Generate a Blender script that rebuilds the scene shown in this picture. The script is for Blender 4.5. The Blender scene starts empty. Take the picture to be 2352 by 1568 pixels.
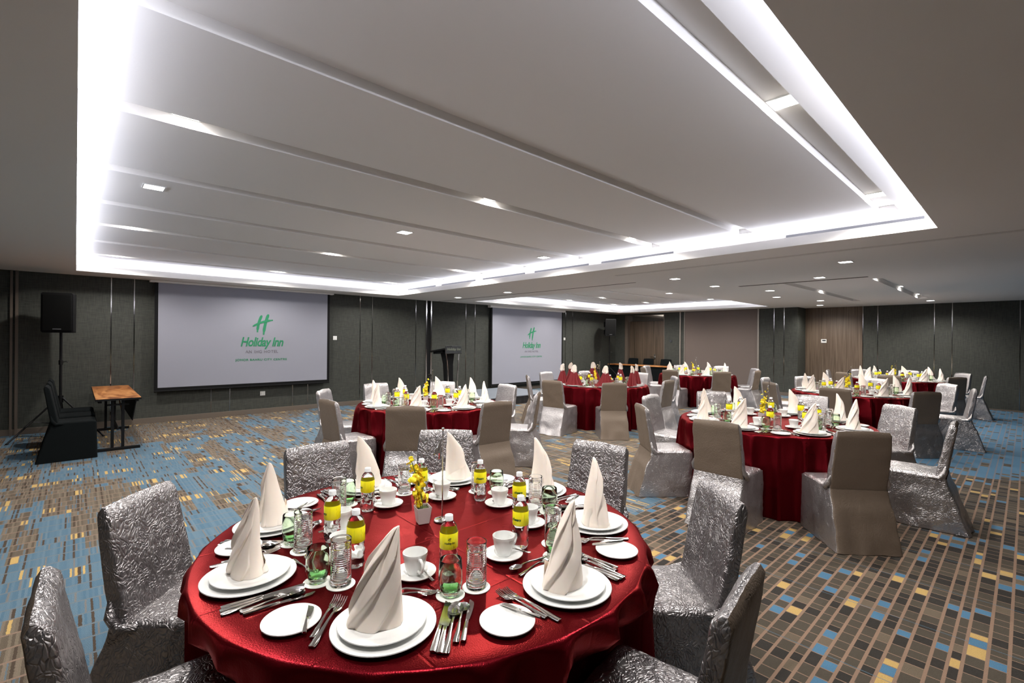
import bpy, math, random
from math import sin, cos, pi, radians as R, sqrt, exp
from mathutils import Vector, Matrix, noise
S = bpy.context.scene
COL = S.collection
rnd = random.Random(7)

# ------------------------------------------------------------------ camera, world, exposure
cam_d = bpy.data.cameras.new('camera'); cam = bpy.data.objects.new('camera', cam_d); COL.objects.link(cam)
A, ROLL = .8269, .0087
fw = Vector((cos(A), sin(A), 0)); rt = Vector((sin(A), -cos(A), 0)); up = Vector((0, 0, 1))
cx_ = rt * cos(ROLL) + up * sin(ROLL); cy_ = -rt * sin(ROLL) + up * cos(ROLL)
M_ = Matrix((cx_, cy_, -fw)).transposed().to_4x4(); M_.translation = Vector((0, 0, 1.6))
cam.matrix_world = M_
cam_d.sensor_width = 36; cam_d.lens = 1089.23 / 2352 * 36
cam_d.shift_y = (780.88 - 784) / 2352; cam_d.clip_start = .05; cam_d.clip_end = 60
S.camera = cam
w_ = bpy.data.worlds.new('world'); S.world = w_; w_.use_nodes = True
w_.node_tree.nodes['Background'].inputs[0].default_value = (.02, .02, .025, 1)
S.view_settings.view_transform = 'Standard'; S.view_settings.look = 'None'
S.view_settings.exposure = 0.12; S.view_settings.gamma = 1
S.view_settings.use_curve_mapping = False

HC = 2.651           # lower ceiling
HU = 2.87            # raised ceiling inside the coffers
COOL = (.80, .84, 1.0)
WARM = (1.0, .95, .89)
COFFERS = [(0.0, 5.74, .556, 10.30), (8.034, 14.92, 5.13, 10.26)]
COVE_W = 3.9        # watts per metre of cove strip
def area_strip(x, y, z, lx, ly, tilt, power, color):
    l = bpy.data.lights.new('cove_strip', 'AREA'); l.shape = 'RECTANGLE'
    l.size = lx; l.size_y = ly; l.energy = power; l.color = color
    o = bpy.data.objects.new('cove_strip', l); COL.objects.link(o)
    o.location = (x, y, z); o.rotation_euler = tilt
    return o
for (x0, x1, y0, y1) in COFFERS:
    zz = HC + .115; t = R(140)
    xm, ym = (x0 + x1) / 2, (y0 + y1) / 2
    area_strip(xm, y0 - .06, zz, x1 - x0, .03, (t, 0, 0), COVE_W * (x1 - x0), COOL)
    area_strip(xm, y1 + .06, zz, x1 - x0, .03, (-t, 0, 0), COVE_W * (x1 - x0), COOL)
    area_strip(x0 - .06, ym, zz, .03, y1 - y0, (0, -t, 0), COVE_W * (y1 - y0), COOL)
    area_strip(x1 + .06, ym, zz, .03, y1 - y0, (0, t, 0), COVE_W * (y1 - y0), COOL)

# ------------------------------------------------------------------ helpers
class MB:
    def __init__(s): s.v = []; s.f = []; s.m = []
    def add(s, vs, fs, mi=0, mat=None):
        b = len(s.v)
        s.v += [tuple(mat @ Vector(p)) if mat else tuple(p) for p in vs]
        s.f += [tuple(i + b for i in f) for f in fs]; s.m += [mi] * len(fs)
        return s
    def box(s, x0, x1, y0, y1, z0, z1, mi=0, mat=None):
        return s.add([(x0, y0, z0), (x1, y0, z0), (x1, y1, z0), (x0, y1, z0), (x0, y0, z1), (x1, y0, z1), (x1, y1, z1), (x0, y1, z1)],
                     [(3, 2, 1, 0), (4, 5, 6, 7), (0, 1, 5, 4), (1, 2, 6, 5), (2, 3, 7, 6), (3, 0, 4, 7)], mi, mat)
    def bbox(s, x0, x1, y0, y1, z0, z1, b=.004, mat=None):
        """box with chamfered edges, as a loft of chamfered outlines"""
        def ring(z, k):
            X0, X1, Y0, Y1 = x0 + k, x1 - k, y0 + k, y1 - k
            return [(X0 + b, Y0, z), (X1 - b, Y0, z), (X1, Y0 + b, z), (X1, Y1 - b, z), (X1 - b, Y1, z), (X0 + b, Y1, z), (X0, Y1 - b, z), (X0, Y0 + b, z)]
        return s.loft([ring(z0, b), ring(z0 + b, 0), ring(z1 - b, 0), ring(z1, b)], mat=mat)
    def loft(s, rings, cap=True, mi=0, mat=None, closed=True):
        n = len(rings[0]); vs = [p for r in rings for p in r]; fs = []
        for i in range(len(rings) - 1):
            for j in range(n if closed else n - 1):
                k = (j + 1) % n
                fs.append((i * n + j, i * n + k, (i + 1) * n + k, (i + 1) * n + j))
        if cap and closed:
            fs.append(tuple(reversed(range(n)))); fs.append(tuple(range((len(rings) - 1) * n, len(rings) * n)))
        return s.add(vs, fs, mi, mat)
    def lathe(s, prof, seg=32, mi=0, mat=None, cap=False):
        rings = [[(r * cos(2 * pi * j / seg), r * sin(2 * pi * j / seg), z) for j in range(seg)] for r, z in prof]
        return s.loft(rings, cap, mi, mat)
    def tube(s, pts, rad, seg=10, mi=0, mat=None):
        P = [Vector(p) for p in pts]; rings = []; n0 = None
        for i, p in enumerate(P):
            d = (P[min(i + 1, len(P) - 1)] - P[max(i - 1, 0)]).normalized()
            if n0 is None:
                n0 = d.cross(Vector((0, 0, 1)))
                if n0.length < .1: n0 = d.cross(Vector((1, 0, 0)))
            n0 = (n0 - d * n0.dot(d)).normalized(); b = d.cross(n0)
            r = rad[i] if isinstance(rad, (list, tuple)) else rad
            rings.append([tuple(p + (n0 * cos(2 * pi * j / seg) + b * sin(2 * pi * j / seg)) * r) for j in range(seg)])
        return s.loft(rings, True, mi, mat)
    def grid(s, f, nu, nv, mi=0, mat=None):
        vs = [f(i / nu, j / nv) for j in range(nv + 1) for i in range(nu + 1)]
        fs = [(j * (nu + 1) + i, j * (nu + 1) + i + 1, (j + 1) * (nu + 1) + i + 1, (j + 1) * (nu + 1) + i) for j in range(nv) for i in range(nu)]
        return s.add(vs, fs, mi, mat)
    def prism(s, poly, z0, z1, mi=0, mat=None):
        return s.loft([[(x, y, z0) for x, y in poly], [(x, y, z1) for x, y in poly]], True, mi, mat)
    def sphere(s, c, r, seg=12, n=8, sc=(1, 1, 1), mi=0, mat=None):
        rings = []
        for i in range(n + 1):
            a = -pi / 2 + pi * i / n; rr = max(cos(a), .02) * r
            rings.append([(c[0] + rr * cos(2 * pi * j / seg) * sc[0], c[1] + rr * sin(2 * pi * j / seg) * sc[1], c[2] + r * sin(a) * sc[2]) for j in range(seg)])
        return s.loft(rings, True, mi, mat)
    def mesh(s, name, mats, smooth=None, fix=True):
        me = bpy.data.meshes.new(name); me.from_pydata(s.v, [], s.f)
        for m in (mats if isinstance(mats, (list, tuple)) else [mats]): me.materials.append(m)
        me.polygons.foreach_set('material_index', s.m)
        if fix:
            import bmesh
            bm = bmesh.new(); bm.from_mesh(me); bmesh.ops.recalc_face_normals(bm, faces=bm.faces); bm.to_mesh(me); bm.free()
        if smooth is not None:
            me.shade_smooth(); me.set_sharp_from_angle(angle=R(smooth))
        me.update(); return me
    def build(s, name, mats, parent=None, smooth=None, fix=True, loc=None, rz=None):
        return ob(name, s.mesh(name, mats, smooth, fix), parent, loc, rz)
def ob(name, me, parent=None, loc=None, rz=None):
    o = bpy.data.objects.new(name, me); COL.objects.link(o)
    if parent: o.parent = parent
    if loc: o.location = loc
    if rz is not None: o.rotation_euler = (0, 0, rz)
    return o
def empty(name, loc=(0, 0, 0), rz=0):
    o = bpy.data.objects.new(name, None); COL.objects.link(o); o.location = loc; o.rotation_euler = (0, 0, rz)
    o.empty_display_size = .1; return o
def tag(o, label, cat, group=None):
    o['label'] = label; o['category'] = cat
    if group: o['group'] = group
    return o
def struct(o): o['kind'] = 'structure'; return o
def dup(root, loc, rz=0.0, rx=0.0, ry=0.0):
    r = root.copy(); COL.objects.link(r); r.location = loc; r.rotation_euler = (rx, ry, rz)
    for ch in root.children:
        c = ch.copy(); COL.objects.link(c); c.parent = r
        for g in ch.children:
            d = g.copy(); COL.objects.link(d); d.parent = c
    return r
def text_mesh(name, body, size, mats, shear=0, bold=0, extrude=.001, spacing=1.0, align='CENTER'):
    c = bpy.data.curves.new(name, 'FONT'); c.body = body; c.size = size; c.shear = shear; c.offset = bold
    c.extrude = extrude; c.space_character = spacing; c.align_x = align; c.resolution_u = 3
    o = bpy.data.objects.new(name, c); COL.objects.link(o)
    dg = bpy.context.evaluated_depsgraph_get()
    me = bpy.data.meshes.new_from_object(o.evaluated_get(dg))
    bpy.data.objects.remove(o); bpy.data.curves.remove(c)
    me.materials.clear(); me.materials.append(mats); me.name = name
    return me

# ------------------------------------------------------------------ materials
def mat(name, col=(.5, .5, .5), rough=.5, metal=0.0, **k):
    m = bpy.data.materials.new(name); m.use_nodes = True; b = m.node_tree.nodes['Principled BSDF']
    b.inputs['Base Color'].default_value = (*col, 1); b.inputs['Roughness'].default_value = rough; b.inputs['Metallic'].default_value = metal
    for kk, v in k.items(): b.inputs[kk.replace('_', ' ')].default_value = v
    return m
class NG:
    def __init__(s, m): s.m = m; s.t = m.node_tree; s.b = s.t.nodes['Principled BSDF']
    def n(s, typ, **k):
        o = s.t.nodes.new(typ)
        for kk, v in k.items():
            if kk.startswith('i_'):
                key = kk[2:].replace('_', ' ')
                o.inputs[int(key) if key.isdigit() else key].default_value = v
            else: setattr(o, kk, v)
        return o
    def l(s, a, b): s.t.links.new(a, b)
    def math(s, op, a, b=None, c=None):
        o = s.t.nodes.new('ShaderNodeMath'); o.operation = op
        for i, v in enumerate((a, b, c)):
            if v is None: continue
            if isinstance(v, (int, float)): o.inputs[i].default_value = v
            else: s.l(v, o.inputs[i])
        return o.outputs[0]
    def mix(s, f, a, b):
        o = s.t.nodes.new('ShaderNodeMix'); o.data_type = 'RGBA'
        for sock, v in ((o.inputs[0], f), (o.inputs[6], a), (o.inputs[7], b)):
            if isinstance(v, (int, float)): sock.default_value = v
            elif isinstance(v, tuple): sock.default_value = (*v, 1)
            else: s.l(v, sock)
        return o.outputs[2]
    def ramp(s, f, stops, const=False):
        o = s.t.nodes.new('ShaderNodeValToRGB'); r = o.color_ramp
        if const: r.interpolation = 'CONSTANT'
        while len(r.elements) < len(stops): r.elements.new(.5)
        for e, (p, c) in zip(r.elements, stops): e.position = p; e.color = (*c, 1) if len(c) == 3 else c
        s.l(f, o.inputs[0]); return o.outputs[0]
    def bump(s, h, strength, dist=.01):
        o = s.n('ShaderNodeBump'); o.inputs['Strength'].default_value = strength; o.inputs['Distance'].default_value = dist
        s.l(h, o.inputs['Height']); s.l(o.outputs[0], s.b.inputs['Normal'])
    def obj(s, scale=(1, 1, 1)):
        t = s.n('ShaderNodeTexCoord'); m = s.n('ShaderNodeMapping'); m.inputs['Scale'].default_value = scale
        s.l(t.outputs['Object'], m.inputs[0]); return m.outputs[0]

def satin(name, col, metal, rough, crush, fine, crumple=1.0, wave=24):
    m = mat(name, col, rough, metal); g = NG(m); co = g.obj((1, 1, .8))
    d = g.n('ShaderNodeTexNoise'); d.inputs['Scale'].default_value = 9; d.inputs['Detail'].default_value = 2; g.l(co, d.inputs[0])
    mp = g.mix(.22, co, d.outputs['Color'])
    v = g.n('ShaderNodeTexVoronoi', feature='DISTANCE_TO_EDGE'); v.inputs['Scale'].default_value = 56; g.l(mp, v.inputs[0])
    n1 = g.n('ShaderNodeTexNoise'); n1.inputs['Scale'].default_value = wave; n1.inputs['Detail'].default_value = 3; n1.inputs['Distortion'].default_value = 1.5 * crumple; g.l(co, n1.inputs[0])
    n2 = g.n('ShaderNodeTexNoise'); n2.inputs['Scale'].default_value = 220; n2.inputs['Detail'].default_value = 1; g.l(co, n2.inputs[0])
    h = g.math('ADD', g.math('MULTIPLY', g.math('MINIMUM', v.outputs[0], .22), crush * 2.2 * crumple), g.math('MULTIPLY', n1.outputs[0], crush * .9))
    h = g.math('ADD', h, g.math('MULTIPLY', n2.outputs[0], fine))
    g.bump(h, .8, .012)
    g.l(g.math('MULTIPLY_ADD', n1.outputs[0], .18, rough - .09), g.b.inputs['Roughness'])
    return m
M_SILVER = satin('silver_satin', (.30, .285, .29), .88, .35, .42, .04)
M_SILVER_SOFT = satin('silver_satin_smooth', (.48, .46, .465), .88, .31, .24, .04)
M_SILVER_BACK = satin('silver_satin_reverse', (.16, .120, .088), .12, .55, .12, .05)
M_RED = satin('red_satin', (.105, .0028, .0065), .80, .30, .35, .05, 0, 5)
g = NG(M_RED); bn = [n for n in M_RED.node_tree.nodes if n.type == 'BUMP'][0]; old = bn.inputs['Height'].links[0].from_socket
sp_ = g.n('ShaderNodeSeparateXYZ'); g.l(g.obj(), sp_.inputs[0])
def crease(ax, off): return g.math('MINIMUM', g.math('DIVIDE', g.math('ABSOLUTE', g.math('PINGPONG', g.math('ADD', sp_.outputs[ax], off), .23)), .007), 1.0)
g.l(g.math('ADD', old, g.math('MULTIPLY', g.math('MULTIPLY', crease(0, .04), crease(1, .09)), .07)), bn.inputs['Height'])
M_RED.node_tree.nodes['Principled BSDF'].inputs['Specular Tint'].default_value = (1, .25, .25, 1)
M_BLACKCLOTH = mat('black_spandex', (.0035, .005, .0055), .9, 0, Specular_IOR_Level=.12)
M_BLACK = mat('black_plastic', (.003, .003, .0035), .6, 0, Specular_IOR_Level=.2)
M_BLACKMETAL = mat('black_metal', (.01, .01, .011), .4, .6)
M_NAPKIN = mat('cream_cotton', (.86, .77, .69), .8)
g = NG(M_NAPKIN); n = g.n('ShaderNodeTexNoise'); n.inputs['Scale'].default_value = 22; n.inputs['Detail'].default_value = 2; g.l(g.obj(), n.inputs[0])
n2 = g.n('ShaderNodeTexNoise'); n2.inputs['Scale'].default_value = 900; g.l(g.obj(), n2.inputs[0])
g.bump(g.math('ADD', n.outputs[0], g.math('MULTIPLY', n2.outputs[0], .04)), .35, .006)
g.b.inputs['Subsurface Weight'].default_value = .15; g.b.inputs['Subsurface Radius'].default_value = (.01, .006, .003); g.b.inputs['Subsurface Scale'].default_value = .5
M_REDNAP = mat('red_cotton', (.17, .003, .007), .75)
M_CHINA = mat('white_porcelain', (.80, .81, .80), .14, Coat_Weight=.3)
M_STEEL = mat('cutlery_steel', (.62, .60, .58), .14, 1.0)
M_SEAM = mat('seam_metal', (.30, .29, .28), .10, 1.0)
M_CHROME = mat('chrome', (.75, .74, .72), .12, 1.0)
M_PAPER = mat('coaster_paper', (.80, .82, .78), .8)
M_GLASS = mat('clear_glass', (1, 1, 1), .0, 0, Transmission_Weight=1.0, IOR=1.45)
M_GREEN = mat('green_glass', (.86, .98, .83), .0, 0, Transmission_Weight=1.0, IOR=1.45)
M_GREENBASE = mat('green_glass_base', (.48, .92, .45), .0, 0, Transmission_Weight=1.0, IOR=1.5)
M_WATER = mat('bottle_water', (.97, .98, .99), .02, 0, Transmission_Weight=1.0, IOR=1.33)
M_YELLOW = mat('yellow_label', (1, .88, .01), .4, 0, Subsurface_Weight=.2, Subsurface_Scale=.01)
M_CAP = mat('white_cap', (.82, .84, .86), .4)
M_PRINT = mat('label_print', (.02, .03, .01), .6)
M_CHEERS = mat('label_print_green', (.01, .08, .01), .6)
M_POT = mat('white_ceramic_pot', (.60, .54, .53), .35)
M_SOIL = mat('moss', (.05, .07, .015), .95)
M_STEM = mat('orchid_stem', (.13, .22, .03), .5)
M_PETAL = mat('orchid_petal', (1, .78, .02), .5, Subsurface_Weight=.2)
M_LIP = mat('orchid_lip', (.85, .38, .01), .5)
M_CEIL = mat('ceiling_paint', (.80, .78, .75), .85)
g = NG(M_CEIL); n = g.n('ShaderNodeTexNoise'); n.inputs['Scale'].default_value = 90; g.l(g.obj(), n.inputs[0]); g.bump(n.outputs[0], .06, .004)
M_COVE = mat('cove_paint', (.80, .80, .80), .8)
M_GREYTRIM = mat('grey_grille', (.12, .12, .13), .6)
M_SLOT = mat('slot_dark', (.10, .085, .07), .7)
M_SCREEN = mat('projection_screen', (.28, .285, .335), .9)
M_LOGO = mat('logo_green', (.02, .22, .10), .8)
M_LOGOGREY = mat('logo_grey', (.16, .15, .18), .8)
M_WHITEP = mat('white_plastic', (.75, .75, .73), .4)
M_DARKP = mat('dark_plastic', (.04, .045, .05), .4)
M_BASEB = mat('baseboard_taupe', (.12, .095, .075), .5)
M_TAUPE = mat('taupe_panel', (.135, .105, .092), .8)
M_STAGE = mat('stage_carpet_grey', (.16, .18, .21), .95)
M_SKIRT = mat('stage_skirt_black', (.012, .012, .013), .8)
def emis(name, col, s):
    m = mat(name, (0, 0, 0), .5); b = m.node_tree.nodes['Principled BSDF']
    b.inputs['Emission Color'].default_value = (*col, 1); b.inputs['Emission Strength'].default_value = s; return m
M_LENS = emis('lamp_lens', (1, .98, .96), 14)

def wallcloth():
    m = mat('olive_grey_wallcloth', (.1, .1, .09), .75); g = NG(m)
    t = g.n('ShaderNodeTexCoord')
    def nz(sc):
        mp = g.n('ShaderNodeMapping'); mp.inputs['Scale'].default_value = sc; g.l(t.outputs['Object'], mp.inputs[0])
        n = g.n('ShaderNodeTexNoise'); n.inputs['Scale'].default_value = 1; n.inputs['Detail'].default_value = 3; g.l(mp.outputs[0], n.inputs[0]); return n.outputs[0]
    f = g.math('ADD', g.math('MULTIPLY', nz((140, 140, 6)), .5), g.math('MULTIPLY', nz((9, 9, 170)), .5))
    g.l(g.ramp(f, [(.36, (.020, .024, .020)), (.64, (.056, .058, .048))]), g.b.inputs['Base Color'])
    g.bump(f, .3, .003)
    return m
M_WALL = wallcloth()
def wood(name, c1, c2, c3, sc, rough=.45):
    m = mat(name, c1, rough); g = NG(m); co = g.obj(sc)
    n = g.n('ShaderNodeTexNoise'); n.inputs['Scale'].default_value = 1; n.inputs['Detail'].default_value = 5; n.inputs['Distortion'].default_value = .8; g.l(co, n.inputs[0])
    g.l(g.ramp(n.outputs[0], [(.32, c1), (.5, c2), (.68, c3)]), g.b.inputs['Base Color'])
    return m
M_WOODWALL = wood('oak_veneer', (.072, .048, .030), (.118, .082, .056), (.15, .11, .076), (26, 26, .8))
M_WOODDOOR = wood('walnut_door', (.045, .032, .020), (.085, .060, .040), (.12, .085, .058), (20, 20, .7))
M_WOODTOP = wood('walnut_laminate', (.16, .045, .012), (.42, .16, .045), (.62, .29, .10), (7, 1.6, 3), .3)

def carpet():
    m = mat('patterned_carpet', (.2, .15, .1), .95); g = NG(m)
    t = g.n('ShaderNodeTexCoord'); sp = g.n('ShaderNodeSeparateXYZ'); g.l(t.outputs['Object'], sp.inputs[0]); X, Y = sp.outputs[0], sp.outputs[1]
    def v1(w, feat, rn, out='Distance'):
        v = g.n('ShaderNodeTexVoronoi', voronoi_dimensions='1D', feature=feat); v.inputs['Scale'].default_value = 1; v.inputs['Randomness'].default_value = rn
        g.l(w, v.inputs['W']); return v.outputs[out]
    def nz(sc, det=2, off=0.0):
        mp = g.n('ShaderNodeMapping'); mp.inputs['Scale'].default_value = sc; mp.inputs['Location'].default_value = (off, off * .7, 0); g.l(t.outputs['Object'], mp.inputs[0])
        n = g.n('ShaderNodeTexNoise'); n.inputs['Scale'].default_value = 1; n.inputs['Detail'].default_value = det; g.l(mp.outputs[0], n.inputs[0]); return n.outputs[0]
    def red(c):
        s = g.n('ShaderNodeSeparateColor'); g.l(c, s.inputs[0]); return s.outputs[0]
    TAN = (.37, .235, .16); BLUE = (.08, .26, .45); YEL = (.78, .52, .17); OLV = (.080, .064, .043); BLK = (.012, .010, .008); BRN = (.19, .145, .095)
    fibre = nz((260, 260, 1), 1); mott = nz((60, 60, 1), 3, 3.1)
    # --- tiles: tan bars run along X, cells of varying length between them
    yw = g.math('DIVIDE', Y, .070); st = red(v1(yw, 'F1', .62, 'Color')); ed = g.math('MULTIPLY', v1(yw, 'DISTANCE_TO_EDGE', .62), .070)
    xw = g.math('ADD', g.math('DIVIDE', X, .092), g.math('MULTIPLY', st, 173.0)); cc = red(v1(xw, 'F1', .85, 'Color')); ex = g.math('MULTIPLY', v1(xw, 'DISTANCE_TO_EDGE', .85), .092)
    tile = g.ramp(cc, [(0, OLV), (.52, BLK), (.78, BRN), (.84, BLUE), (.945, YEL)], True)
    tile2 = g.ramp(cc, [(0, BLUE), (.84, OLV), (.93, BRN)], True)
    azone = g.math('GREATER_THAN', g.math('ADD', X, g.math('MULTIPLY', nz((1.5, 1.5, 1), 2), 1.6)), 8.95)
    tile = g.mix(azone, tile, tile2)
    tile = g.mix(g.math('MULTIPLY', mott, .3), tile, g.mix(.4, tile, BRN))
    line = g.math('MAXIMUM', g.math('LESS_THAN', ed, .0075), g.math('LESS_THAN', ex, .0032))
    lcol = g.mix(azone, TAN, g.mix(.55, TAN, BLUE))
    tile = g.mix(line, tile, lcol)
    bl = v1(g.math('DIVIDE', X, .62), 'DISTANCE_TO_EDGE', .3)
    tile = g.mix(g.math('LESS_THAN', bl, .0030), tile, (.12, .26, .38))
    # --- dashes: bars wider apart, short bands across them
    yw2 = g.math('DIVIDE', Y, .155); st2 = red(v1(yw2, 'F1', .8, 'Color')); ed2 = g.math('MULTIPLY', v1(yw2, 'DISTANCE_TO_EDGE', .8), .155)
    xa = g.math('ADD', X, g.math('MULTIPLY', nz((14, 60, 1), 2, 5.0), .010))
    xw2 = g.math('ADD', g.math('DIVIDE', xa, .0135), g.math('MULTIPLY', g.math('FLOOR', g.math('MULTIPLY', st2, 4)), 31.0)); c2 = red(v1(xw2, 'F1', .75, 'Color'))
    xw3 = g.math('ADD', g.math('DIVIDE', xa, .011), g.math('MULTIPLY', st2, 77.0)); c3 = red(v1(xw3, 'F1', .9, 'Color'))
    cq = g.n('ShaderNodeCombineXYZ'); g.l(g.math('MULTIPLY', v1(g.math('DIVIDE', xa, .085), 'F1', .9, 'W'), .085), cq.inputs[0]); g.l(g.math('MULTIPLY', v1(yw2, 'F1', .8, 'W'), .155), cq.inputs[1])
    def nq(sc, off):
        mp = g.n('ShaderNodeMapping'); mp.inputs['Scale'].default_value = sc; mp.inputs['Location'].default_value = (off, off * .7, 0); g.l(cq.outputs[0], mp.inputs[0])
        n = g.n('ShaderNodeTexNoise'); n.inputs['Scale'].default_value = 1; n.inputs['Detail'].default_value = 3; g.l(mp.outputs[0], n.inputs[0]); return n.outputs[0]
    zf = g.math('ADD', g.math('MULTIPLY', nq((.55, .30, 1), 9.0), .60), g.math('MULTIPLY', nq((5.0, .8, 1), 21.0), .40))
    isblue = g.math('GREATER_THAN', zf, .512)
    brn = g.mix(c2, (.13, .098, .064), (.27, .215, .15)); blu = g.mix(c2, (.085, .20, .31), (.165, .275, .36))
    base = g.mix(isblue, brn, blu)
    base = g.mix(g.math('MULTIPLY', g.math('GREATER_THAN', c3, .72), .65), base, g.mix(g.math('GREATER_THAN', c3, .86), blu, (.30, .23, .17)))
    base = g.mix(g.math('GREATER_THAN', c2, .875), base, (.075, .045, .024))
    ysel = g.math('GREATER_THAN', nq((2.4, 2.4, 1), 40.0), .585)
    base = g.mix(g.math('MULTIPLY', g.math('LESS_THAN', c2, .26), ysel), base, YEL)
    base = g.mix(g.math('LESS_THAN', ed2, .0085), base, g.mix(isblue, (.34, .225, .165), (.19, .245, .29)))
    # --- where the tiles take over
    lim = g.math('ADD', g.math('MULTIPLY', nz((.9, .9, 1), 2, 2.0), .5), 2.25)
    reg = g.math('MULTIPLY', g.math('LESS_THAN', Y, lim), g.math('GREATER_THAN', X, g.math('ADD', lim, -.2)))
    col = g.mix(reg, base, tile)
    col = g.mix(g.math('MULTIPLY_ADD', fibre, .40, .20), col, (.012, .010, .008))
    g.l(col, g.b.inputs['Base Color']); g.bump(fibre, .5, .006)
    return m
M_CARPET = carpet()

# ------------------------------------------------------------------ room shell
X0, X1, Y0, Y1 = -3.2, 16.46, -4.6, 11.037
XR, YR = 15.724, 4.60            # the jutting part of the right wall
def rects_with_holes(u0, u1, v0, v1, holes, put, mb):
    us = sorted({u0, u1, *[h[0] for h in holes], *[h[1] for h in holes]}); vs = sorted({v0, v1, *[h[2] for h in holes], *[h[3] for h in holes]})
    for a, b in zip(us, us[1:]):
        for c, d in zip(vs, vs[1:]):
            um, vm = (a + b) / 2, (c + d) / 2
            if any(h[0] < um < h[1] and h[2] < vm < h[3] for h in holes): continue
            mb.add([put(a, c), put(b, c), put(b, d), put(a, d)], [(0, 1, 2, 3)])
fl = MB().box(X0 - .1, X1 + .1, Y0 - .1, Y1 + .1, -.1, 0); struct(fl.build('floor', M_CARPET))
CHAN = [(9.56, 14.5, 1.56, 1.72), (9.2, 14.3, 2.80, 2.96)]
mb = MB(); LW = .12
rects_with_holes(X0, X1, Y0, Y1, [c for c in COFFERS] + CHAN, lambda a, b: (a, b, HC), mb)
rects_with_holes(X0, X1, Y0, Y1, [], lambda a, b: (a, b, HU + .30), mb)
for (a, b, c, d) in COFFERS:      # lip faces and ledges
    z0, z1 = HC, HC + .10
    for q in ([(a, c), (b, c)], [(b, c), (b, d)], [(b, d), (a, d)], [(a, d), (a, c)]):
        mb.add([(q[0][0], q[0][1], z0), (q[1][0], q[1][1], z0), (q[1][0], q[1][1], z1), (q[0][0], q[0][1], z1)], [(0, 1, 2, 3)])
    rects_with_holes(a - LW, b + LW, c - LW, d + LW, [(a, b, c, d)], lambda u, v: (u, v, z1), mb)
for (a, b, c, d) in CHAN:
    z0, z1 = HC, HC + .08
    for q in ([(a, c), (b, c)], [(b, c), (b, d)], [(b, d), (a, d)], [(a, d), (a, c)]):
        mb.add([(q[0][0], q[0][1], z0), (q[1][0], q[1][1], z0), (q[1][0], q[1][1], z1), (q[0][0], q[0][1], z1)], [(0, 1, 2, 3)])
    mb.add([(a, c, z1), (b, c, z1), (b, d, z1), (a, d, z1)], [(0, 1, 2, 3)])
struct(mb.build('ceiling', M_CEIL, fix=False))
CHY1 = [.83, 2.15, 3.30, 4.58, 5.82, 7.02, 8.30, 9.66]
mb = MB()
for ci, (a, b, c, d) in enumerate(COFFERS):
    A_, B_, C_, D_ = a - LW, b + LW, c - LW, d + LW
    ys = CHY1 if ci == 0 else [5.9, 7.15, 8.4, 9.66]
    ch = [(a - .02, b + LW - .1, y, y + .16) for y in ys]
    rects_with_holes(A_, B_, C_, D_, ch, lambda u, v: (u, v, HU), mb)
    for (e, f, g_, h_) in ch:
        for q in ([(e, g_), (f, g_)], [(f, g_), (f, h_)], [(f, h_), (e, h_)], [(e, h_), (e, g_)]):
            mb.add([(q[0][0], q[0][1], HU), (q[1][0], q[1][1], HU), (q[1][0], q[1][1], HU + .06), (q[0][0], q[0][1], HU + .06)], [(0, 1, 2, 3)])
        mb.add([(e, g_, HU + .06), (f, g_, HU + .06), (f, h_, HU + .06), (e, h_, HU + .06)], [(0, 1, 2, 3)])
    z0, z1 = HC + .10, HU
    for q in ([(A_, C_), (B_, C_)], [(B_, C_), (B_, D_)], [(B_, D_), (A_, D_)], [(A_, D_), (A_, C_)]):
        mb.add([(q[0][0], q[0][1], z0), (q[1][0], q[1][1], z0), (q[1][0], q[1][1], z1), (q[0][0], q[0][1], z1)], [(0, 1, 2, 3)])
struct(mb.build('ceiling_coffer', M_CEIL, fix=False))
# walls
mb = MB().box(X0 - .1, X1 + .3, Y1, Y1 + .1, 0, HU + .3); struct(mb.build('wall_front', M_WALL))
mb = MB().box(X0 - .1, X0, Y0, Y1, 0, HU + .3); struct(mb.build('wall_left', M_WALL))
mb = MB().box(X0 - .1, X1 + .1, Y0 - .1, Y0, 0, HU + .3); struct(mb.build('wall_back', M_WALL))
DY0, DY1, DZ = 8.92, 10.62, 2.36
mb = MB().box(X1, X1 + .1, Y0, YR, 0, HU + .3)
mb.box(XR, X1, YR - .001, YR + .08, 0, HU + .3)
mb.box(XR, XR + .12, YR + .08, DY0, 0, HU + .3); mb.box(XR, XR + .12, DY1, Y1, 0, HU + .3)
mb.box(XR, XR + .12, DY0, DY1, 2.60, HU + .3); mb.box(XR + .30, XR + .4, DY0 - .2, DY1 + .2, 0, HU + .3)
struct(mb.build('wall_right', M_WALL))
# baseboards
mb = MB().bbox(X0, XR, Y1 - .014, Y1, 0, .10, .003); struct(mb.build('baseboard_front', M_BASEB))
mb = MB().bbox(XR - .014, XR, YR - .014, DY0, 0, .10, .003); mb.bbox(XR - .014, XR, DY1, Y1 - .014, 0, .10, .003)
mb.bbox(X1 - .014, X1, Y0, YR - .014, 0, .03, .003); mb.bbox(XR, X1 - .014, YR - .014, YR, 0, .10, .003); struct(mb.build('baseboard_right', M_BASEB))
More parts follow.
